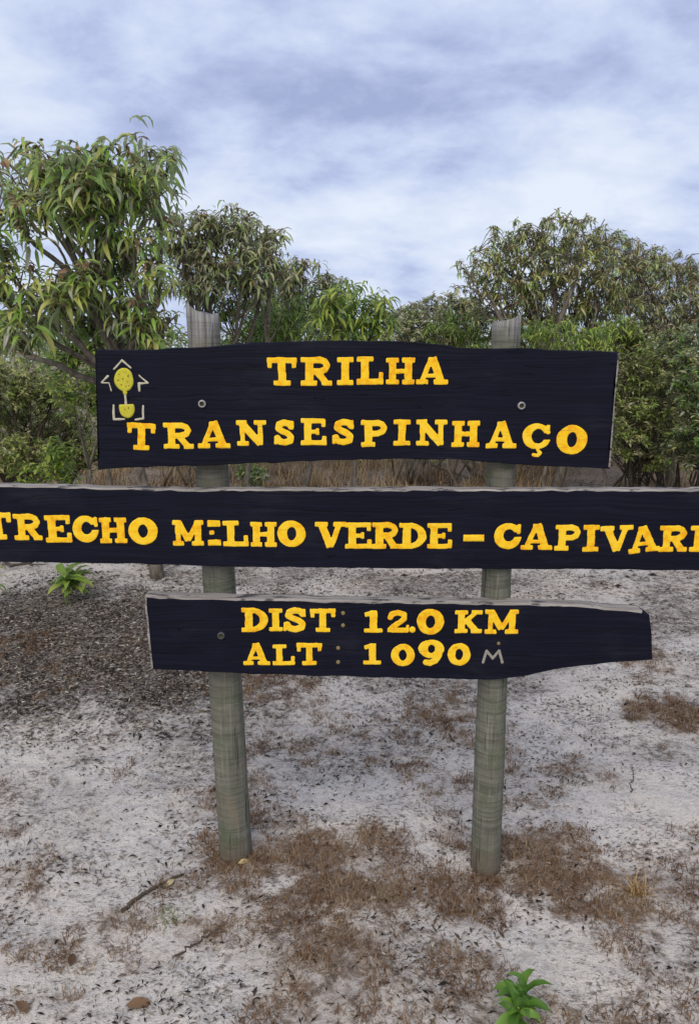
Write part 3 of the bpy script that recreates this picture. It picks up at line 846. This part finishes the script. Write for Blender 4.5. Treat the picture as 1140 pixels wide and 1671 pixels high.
plant('drooping_tree', 'small hazy-topped treelet sloping down between rounded treelet and bright bush', 'tree', gb(490, 8.0), 8.0,
      [(480, 448, 42, 30), (535, 468, 30, 30), (450, 490, 50, 30), (500, 500, 60, 34), (545, 520, 40, 34)],
      LEAF_E, TPL_DROOP, 'droop', .115, 300, 11, trunk_r=.035, seed=3, depth=.8, dead=.6)
plant('leafy_bush', 'bright green large-leaved bush showing above middle of the top board', 'bush', gb(575, 6.4), 6.4,
      [(548, 492, 34, 30), (598, 492, 34, 32), (575, 530, 54, 36), (570, 600, 55, 50)],
      LEAF_C, TPL_DROOP, 'droop', .14, 150, 11, parts=220, trunk_r=.025, seed=4, depth=.7)
plant('leafy_bush', 'yellow-green bush directly right of the left post head above top board', 'bush', gb(420, 6.8), 6.8,
      [(370, 500, 50, 30), (420, 508, 54, 32), (480, 520, 54, 30), (430, 545, 80, 30), (420, 590, 90, 50)],
      LEAF_C, TPL_DROOP, 'droop', .11, 300, 11, trunk_r=.025, seed=5, depth=.7)
plant('rounded_tree', 'broad-crowned dark green tree behind the right post head, tallest on its side', 'tree', gb(900, 8.2), 8.2,
      [(890, 378, 58, 34), (950, 388, 50, 36), (830, 412, 52, 40), (790, 450, 42, 40), (990, 400, 32, 36), (880, 440, 80, 50), (960, 450, 64, 50), (820, 490, 70, 40), (900, 510, 90, 44), (985, 500, 50, 44)],
      LEAF_E, TPL_DROOP, 'droop', .105, 620, 12, trunk_r=.06, seed=6, dead=.8, depth=.9)
plant('rounded_tree', 'greyer tree sloping away to the right edge beside the broad-crowned tree', 'tree', gb(1090, 8.8), 8.8,
      [(1035, 420, 44, 28), (1055, 428, 40, 26), (1105, 440, 48, 32), (1020, 470, 44, 44), (1160, 450, 50, 40), (1050, 480, 54, 42), (1120, 510, 64, 50), (1190, 520, 60, 60), (1060, 540, 50, 40)],
      LEAF_B, TPL_DROOP, 'droop', .095, 720, 12, trunk_r=.05, seed=7, dead=1.2)
plant('scrub_bush', 'tall olive scrub with bare thin stems beyond the right end of the top board', 'bush', gb(1065, 7.6), 7.6,
      [(1030, 610, 44, 44), (1075, 590, 50, 40), (1050, 660, 50, 50), (1100, 660, 46, 50), (1045, 715, 48, 34), (1090, 715, 44, 36), (1025, 560, 40, 40), (1020, 690, 40, 60), (1060, 745, 50, 24)],
      LEAF_D, TPL_SMALL, 'small', .06, 1000, 18, bark=BARK_D, trunk_r=.016, stems=14, seed=8)
plant('scrub_bush', 'darker green leafy scrub at the right edge, past the olive scrub', 'bush', gb(1140, 7.2), 7.2,
      [(1130, 620, 36, 46), (1120, 570, 46, 40), (1150, 690, 50, 60), (1120, 730, 40, 40), (1190, 620, 50, 80)],
      LEAF_E, TPL_SMALL, 'small', .065, 640, 17, bark=BARK_D, trunk_r=.016, stems=14, seed=9)
plant('leafy_bush', 'bright green clump showing over right end of the top board', 'bush', gb(985, 7.4), 7.4,
      [(960, 555, 40, 26), (1005, 545, 34, 28), (985, 600, 50, 40)],
      LEAF_C, TPL_DROOP, 'droop', .095, 200, 11, trunk_r=.02, seed=10, depth=.7)
plant('scrub_bush', 'pale grey twiggy scrub between bright bush and the right post head', 'bush', gb(690, 9.2), 9.2,
      [(660, 522, 40, 24), (700, 508, 40, 24), (745, 505, 38, 26), (690, 550, 80, 40), (770, 530, 40, 36)],
      LEAF_B, TPL_SMALL, 'small', .065, 640, 15, trunk_r=.018, stems=10, seed=11, dead=1.0)
plant('leafy_bush', 'low green shrub close left of the right post head', 'bush', gb(750, 8.6), 8.6,
      [(735, 530, 40, 26), (775, 520, 34, 30), (760, 580, 70, 44)],
      LEAF_C, TPL_DROOP, 'droop', .09, 240, 11, trunk_r=.02, seed=12)
plant('leafy_bush', 'low yellow-green shrub close right of the right post head', 'bush', gb(880, 7.8), 7.8,
      [(850, 545, 30, 24), (900, 545, 50, 26), (880, 600, 80, 44)],
      LEAF_C, TPL_DROOP, 'droop', .085, 260, 11, trunk_r=.02, seed=13)
plant('scrub_bush', 'dull olive brown scrub low at the left edge behind the drooping treelet', 'bush', gb(50, 7.4), 7.4,
      [(20, 620, 60, 44), (80, 640, 50, 44), (40, 690, 80, 44), (110, 700, 50, 40), (-60, 660, 60, 80), (30, 745, 80, 36), (140, 740, 50, 40)],
      LEAF_D, TPL_SMALL, 'small', .06, 1000, 18, bark=BARK_D, trunk_r=.014, stems=16, seed=14)
plant('leafy_bush', 'mid green bush against left end of the top board', 'bush', gb(135, 6.6), 6.6,
      [(120, 645, 34, 30), (150, 640, 30, 34), (200, 650, 50, 50)],
      LEAF_C, TPL_BROAD, 'broad', .10, 90, 9, trunk_r=.018, seed=15, depth=.7)
plant('leafy_bush', 'green bush low at the left just above the middle board', 'bush', gb(90, 6.9), 6.9,
      [(90, 745, 34, 28), (60, 770, 36, 24), (105, 780, 30, 20)],
      LEAF_C, TPL_BROAD, 'broad', .09, 70, 9, trunk_r=.014, seed=16, depth=.7)
plant('leafy_bush', 'green broad-leaved bush over left top corner of the top board', 'bush', gb(180, 6.2), 6.2,
      [(165, 560, 46, 30), (240, 555, 50, 28), (110, 580, 40, 30), (200, 610, 60, 40)],
      LEAF_C, TPL_BROAD, 'broad', .11, 190, 10, trunk_r=.02, seed=17, depth=.7)
plant('scrub_bush', 'pale grey-green scrub hidden mostly behind the left half of the boards', 'bush', gb(330, 9.0), 9.0,
      [(280, 600, 60, 50), (350, 580, 60, 60), (330, 680, 90, 50), (440, 640, 60, 60)],
      LEAF_B, TPL_SMALL, 'small', .07, 360, 12, trunk_r=.018, stems=10, seed=18)
plant('scrub_bush', 'dense olive scrub hidden mostly behind the right half of the boards', 'bush', gb(780, 9.4), 9.4,
      [(640, 620, 70, 50), (740, 630, 80, 60), (850, 620, 80, 60), (930, 650, 60, 60), (540, 650, 60, 50)],
      LEAF_D, TPL_SMALL, 'small', .07, 520, 12, trunk_r=.018, stems=12, seed=19)
plant('leafy_bush', 'small dark green bush in the gap between top and middle boards', 'bush', gb(405, 8.3), 8.3,
      [(400, 770, 26, 22), (425, 778, 18, 14)], LEAF_E, TPL_BROAD, 'broad', .08, 60, 9, trunk_r=.012, seed=20, depth=.7)

# far wood: reads as one mass
def thicket():
    r = np.random.default_rng(99); a = Acc()
    n = 60000
    x = r.uniform(-16, 16, n); y = r.uniform(10.5, 15, n)
    top = 1.35 + .75 * fbm(x * .55 + 2, y * .35, 3) + .25 * fbm(x * 2.3, y * 2, 2)
    z = top * (r.random(n) ** .75)
    leaves_into(a, TPL_SMALL, np.stack([x, y, z], 1), r.random(n) * 6.28, r.normal(.3, .4, n), r.normal(0, .4, n), .10 + .08 * r.random(n), np.clip(fbm(x * 1.4, z * 3 + y, 2) * .6 + r.random(n) * .4, 0, .99), r.integers(0, 3, n))
    tag(obj('scrub_thicket', a.mesh('scrub_thicket'), LEAF_D), 'olive-green thicket closing the view behind the nearer trees', kind='stuff')
thicket()

# ------------------------------------------------------------------ grasses, litter
def blades(name, P, length, width, lean, mat, tone, label, az=None, bend=.6, r=rng):
    n = len(P); az = r.random(n) * 2 * pi if az is None else az
    d = np.stack([np.cos(az), np.sin(az), np.zeros(n)], 1); s = np.stack([-np.sin(az), np.cos(az), np.zeros(n)], 1)
    up = np.array([0, 0, 1.])
    l1 = lean; l2 = np.clip(lean + bend * (.4 + r.random(n)), 0, 2.4)
    m = P + (d * np.sin(l1)[:, None] + up * np.cos(l1)[:, None]) * (length * .55)[:, None]
    t = m + (d * np.sin(l2)[:, None] + up * np.cos(l2)[:, None]) * (length * .45)[:, None]
    w_ = width[:, None] / 2
    V = np.stack([P - s * w_, P + s * w_, m + s * w_ * .8, m - s * w_ * .8, t], 1).reshape(-1, 3)
    b = np.arange(n) * 5
    T = np.concatenate([np.stack([b, b + 1, b + 2], 1), np.stack([b, b + 2, b + 3], 1), np.stack([b + 3, b + 2, b + 4], 1)])
    o = obj(name, fast_mesh(name, V, T, np.repeat(tone, 5)), mat)
    return tag(o, label, kind='stuff')

def grass_mat(name, stops):
    m, n, out = material(name)
    a = n.add('ShaderNodeAttribute', attribute_name='tone').outputs['Fac']
    finish(n, out, n.ramp(a, stops), .8, spec=.15, trans=.2)
    return m
DRY = grass_mat('dead_grass', [(0, (.065, .032, .017)), (.35, (.14, .075, .040)), (.65, (.23, .145, .082)), (.88, (.36, .265, .165)), (1, (.16, .15, .06))])
STRAW = grass_mat('straw', [(0, (.16, .09, .04)), (.5, (.33, .21, .095)), (1, (.50, .37, .20))])
TALL = grass_mat('tall_dry_grass', [(0, (.12, .075, .045)), (.4, (.26, .18, .10)), (.75, (.42, .32, .20)), (1, (.20, .22, .09))])
BITS = grass_mat('plant_litter', [(0, (.012, .010, .009)), (.40, (.040, .030, .023)), (.62, (.11, .08, .056)), (.82, (.24, .20, .16)), (1, (.48, .44, .38))])

def sample(n, x0, x1, y0, y1, dens):
    out = []; got = 0
    while got < n:
        x = rng.uniform(x0, x1, 60000); y = rng.uniform(y0, y1, 60000)
        k = rng.random(60000) < dens(x, y)
        out.append(np.stack([x[k], y[k]], 1)); got += k.sum()
    return np.vstack(out)[:n]
def onto(P, dz=0.0): return np.column_stack([P, gh(P[:, 0], P[:, 1]) + dz])

P = sample(60000, -2.2, 2.2, 1.0, 4.0, lambda x, y: np.clip(humus(x, y) ** 1.6 * 1.5 + (fbm(x * 15, y * 15, 3) - .54) * 3.2 * (humus(x, y) > .08) - .12, .004, 1))
n = len(P)
blades('dead_grass', onto(P, -.002), rng.uniform(.012, .042, n), rng.uniform(.0012, .0026, n), np.abs(rng.normal(.8, .45, n)), DRY, np.clip(fbm(P[:, 0] * 9, P[:, 1] * 9, 2) * .5 + rng.random(n) * .6 - .05, 0, 1), 'low curled reddish brown dead grass matted on the sand', bend=.9)
P = sample(14000, -7, 7, 7.0, 11.0, lambda x, y: np.clip(fbm(x * 2.6, y * 1.6, 3) * 3.4 - 1.4, 0, 1))
n = len(P)
blades('tall_dry_grass', onto(P, -.01), rng.uniform(.08, .36, n) * (.5 + 1.1 * fbm(P[:, 0] * 1.3, P[:, 1], 2)), rng.uniform(.006, .013, n), np.abs(rng.normal(.5, .4, n)), TALL, np.clip(fbm(P[:, 0] * 2, P[:, 1] * 2, 2) * .6 + rng.random(n) * .4, 0, 1), 'tall brown dry grass standing behind the sign in front of scrub')

def litter(name, n, dens, box, lo, hi, label, tshift=0.0):
    P = sample(n, *box, dens)
    az = rng.normal(0.15, .9, n); L = rng.uniform(lo, hi, n) * (.5 + rng.random(n)); W = L * rng.uniform(.07, .36, n)
    d = np.stack([np.cos(az), np.sin(az), rng.normal(0, .18, n)], 1); s = np.stack([-np.sin(az), np.cos(az), rng.normal(0, .3, n)], 1)
    c = onto(P, .0025)
    a0 = c - d * L[:, None] / 2; a1 = c + d * L[:, None] / 2; m = c + np.array([0, 0, 1]) * (L * .12)[:, None]
    V = np.stack([a0, m + s * W[:, None] / 2, a1, m - s * W[:, None] / 2], 1).reshape(-1, 3)
    b = np.arange(n) * 4
    T = np.concatenate([np.stack([b, b + 1, b + 3], 1), np.stack([b + 1, b + 2, b + 3], 1)])
    tag(obj(name, fast_mesh(name, V, T, np.repeat(np.clip(rng.random(n) ** .95 + tshift, 0, 1), 4)), BITS), label, kind='stuff')
litter('plant_litter', 62000, lambda x, y: np.clip(.12 + 1.3 * (fbm(x * 4 + 9, y * 4, 3) - .42) - field(CLEAR, x, y) * .6, 0, 1), (-2.6, 2.6, 1.0, 5.2), .005, .021, 'dark twig and leaf crumbs scattered over the sand')
litter('leaf_litter', 44000, lambda x, y: np.clip(field(LITTER, x, y) ** 1.5 * .9 + (fbm(x * 6, y * 6, 3) - .5) * 1.6 * np.sqrt(field(LITTER, x, y)) + .01, 0, 1), (-3.6, .9, 2.5, 6.2), .008, .032, 'grey brown leaf litter lying under the drooping treelet')
litter('far_litter', 14000, lambda x, y: np.clip(.1 + 1.5 * (fbm(x * 3, y * 3, 3) - .4), 0, 1), (-5, 5, 4.5, 9.5), .012, .05, 'brown litter flecks on the sand behind the sign')

# straw tuft, small plants, sticks and single fallen leaves
def tuft(px, py, label, mat, n=90, L=.07, name='grass_tuft'):
    x, y = gnd(px, py); root_z = gz(x, y)
    r = np.random.default_rng(int(px))
    P = np.column_stack([r.normal(0, .018, n), r.normal(0, .014, n), np.full(n, -.004)])
    o = blades(name, P, r.uniform(L * .5, L * 1.2, n), r.uniform(.002, .0035, n), np.abs(r.normal(.95, .4, n)), mat, r.random(n), label, r=r)
    o.location = (x, y, root_z); o['category'] = 'grass'; o['kind'] = 'thing'; o['label'] = label
tuft(1035, 1462, 'straw yellow grass tuft at right end of the dead grass by the right post', STRAW, 170, .062)
tuft(1030, 1170, 'small brown grass tuft standing alone at the right, level with the lowest board', DRY, 110, .07)
tuft(272, 1500, 'small olive green tuft on the sand below the dark twig', LEAF_D, 60, .045)
tuft(150, 1350, 'thin dark tuft on bare sand at the left', DRY, 25, .03) if False else None

def rosette(name, label, px, py, count, leaf, mat, tpls, key, h, seed, stem=True, wscale=1.0):
    r = np.random.default_rng(seed)
    x, y = gnd(px, py); root = empty(name, (x, y, gz(x, y)), label, 'plant')
    LM = leaf_meshes(key, tpls, mat)
    a = Acc(); tops = []
    for k in range(3 if count > 16 else 2):
        tp = np.array([r.normal(0, leaf * .22), r.normal(0, leaf * .22), h * (.7 + .5 * r.random())])
        a.tube([(0, 0, -.02), tp * np.array([.4, .4, .5]), tp], [.004, .0035, .0025], 5); tops.append(tp)
    obj('stem', a.mesh('stem', True), LEAF_D, root)
    for i in range(count):
        b = tops[i % len(tops)] * np.array([1, 1, .45 + .55 * (i / count)])
        s = leaf * (.65 + .5 * r.random())
        obj('leaf', LM[r.integers(len(LM))], None, root, b, (r.normal(0, .35), r.normal(0, .35) - .25 * (i / count), i * 2.4 + r.normal(0, .3)), (s, s * wscale, s))
    return root
rosette('seedling', 'bright green leafy seedling at the bottom edge, in front of the right post', 850, 1664, 30, .085, LEAF_F, TPL_SEED, 'seed', .06, 5)
rosette('sapling', 'green broad-leaved sapling under the middle board at the left', 108, 988, 44, .17, LEAF_C, TPL_SEED, 'seed', .20, 6)
rosette('sapling', 'dark green drooping sapling cut by the left edge below the middle board', -6, 985, 18, .14, LEAF_A, TPL_DROOP, 'droop', .20, 7)

def stick(name, label, pts, r0, r1, mat, forks=()):
    P = []
    for px, py, dz in pts:
        x, y = gnd(px, py); P.append((x, y, gz(x, y) + dz))
    o0 = np.array(P[0]); a = Acc()
    P = np.array(P)
    f = np.linspace(0, len(P) - 1, len(P) * 4); Pi = np.stack([np.interp(f, np.arange(len(P)), P[:, k]) for k in range(3)], 1)
    Pi[1:-1] += rng.normal(0, .004, Pi[1:-1].shape) * np.array([1, 1, .3])
    a.tube(Pi - o0, np.linspace(r0, r1, len(Pi)), 6)
    for i, (dx, dy, dz) in forks:
        q = Pi[i] - o0; a.tube([q, q + np.array([dx, dy, dz]) * .5 + rng.normal(0, .003, 3), q + np.array([dx, dy, dz])], [r1 * 1.1, r1 * .9, r1 * .5], 5)
    o = obj(name, a.mesh(name, True), mat, None, o0); tag(o, label, 'stick')
stick('twig', 'dark thin twig lying slantwise on sand left of the left post', [(198, 1482, .004), (235, 1462, .008), (262, 1444, .007), (300, 1430, .004)], .0065, .003, BARK_D, [(9, (.05, -.02, .004))])
stick('twig', 'short dark twig on the sand below the straight twig', [(285, 1560, .004), (320, 1545, .006), (345, 1528, .004)], .003, .0018, BARK_D)
stick('fallen_branch', 'grey forked branch lying on pale sand at left under the middle board', [(-30, 900, .05), (20, 932, .03), (48, 928, .03), (90, 912, .04)], .012, .006, BARK_D, [(6, (.25, .2, .02)), (9, (.2, -.12, .03))])
stick('twig', 'thin standing twig stuck in pale sand right of the right post', [(1028, 1294, 0), (1028, 1292, .03), (1029, 1290, .075)], .0025, .0014, BARK_D)
def fallen(px, py, label, mat, s, az):
    x, y = gnd(px, py)
    V, T = leaf_template(radians(14), radians(30), .42, .35)
    me = fast_mesh('fallen_leaf', V, T, np.full(len(V), rng.random())); 
    tag(obj('fallen_leaf', me, mat, None, (x, y, gz(x, y) + .005), (0.2, 0.05, az), (s,) * 3), label, 'leaf')
BROWN = leaf_mat('brown_fallen_leaf', [(0, (.07, .038, .022)), (.5, (.12, .07, .038)), (1, (.17, .105, .06))], (.16, .11, .075, 1), rough=.75, trans=.05, spec=.15)
PALE = leaf_mat('pale_dry_leaf', [(0, (.42, .33, .16)), (1, (.55, .46, .28))], (.5, .43, .3, 1), rough=.7, trans=.1, spec=.2)
fallen(388, 1414, 'pale yellow fallen leaf at the foot of the left post', PALE, .045, .3)
fallen(272, 1452, 'small pale tan fallen leaf beside the dark twig', PALE, .04, 1.2)
fallen(205, 1643, 'curled brown fallen leaf near the bottom left on bare sand', BROWN, .07, .1)
fallen(115, 1575, 'dark brown fallen leaf on sand at the lower left, upper of two', BROWN, .05, 1.8)
fallen(45, 1655, 'reddish brown fallen leaf in the bottom left corner', BROWN, .06, 2.4)
GROUPS = {'drooping_tree': 'drooping treelets on the left', 'rounded_tree': 'round-crowned trees on the right', 'leafy_bush': 'leafy bushes behind the sign', 'scrub_bush': 'scrub bushes behind the sign',
          'twig': 'twigs lying about the sand', 'fallen_leaf': 'fallen leaves on the sand', 'sapling': 'saplings at the left', 'grass_tuft': 'single grass tufts on the sand'}
for o in list(C.objects):
    k = o.name.split('.')[0]
    if o.parent is None and k in GROUPS: o['group'] = GROUPS[k]
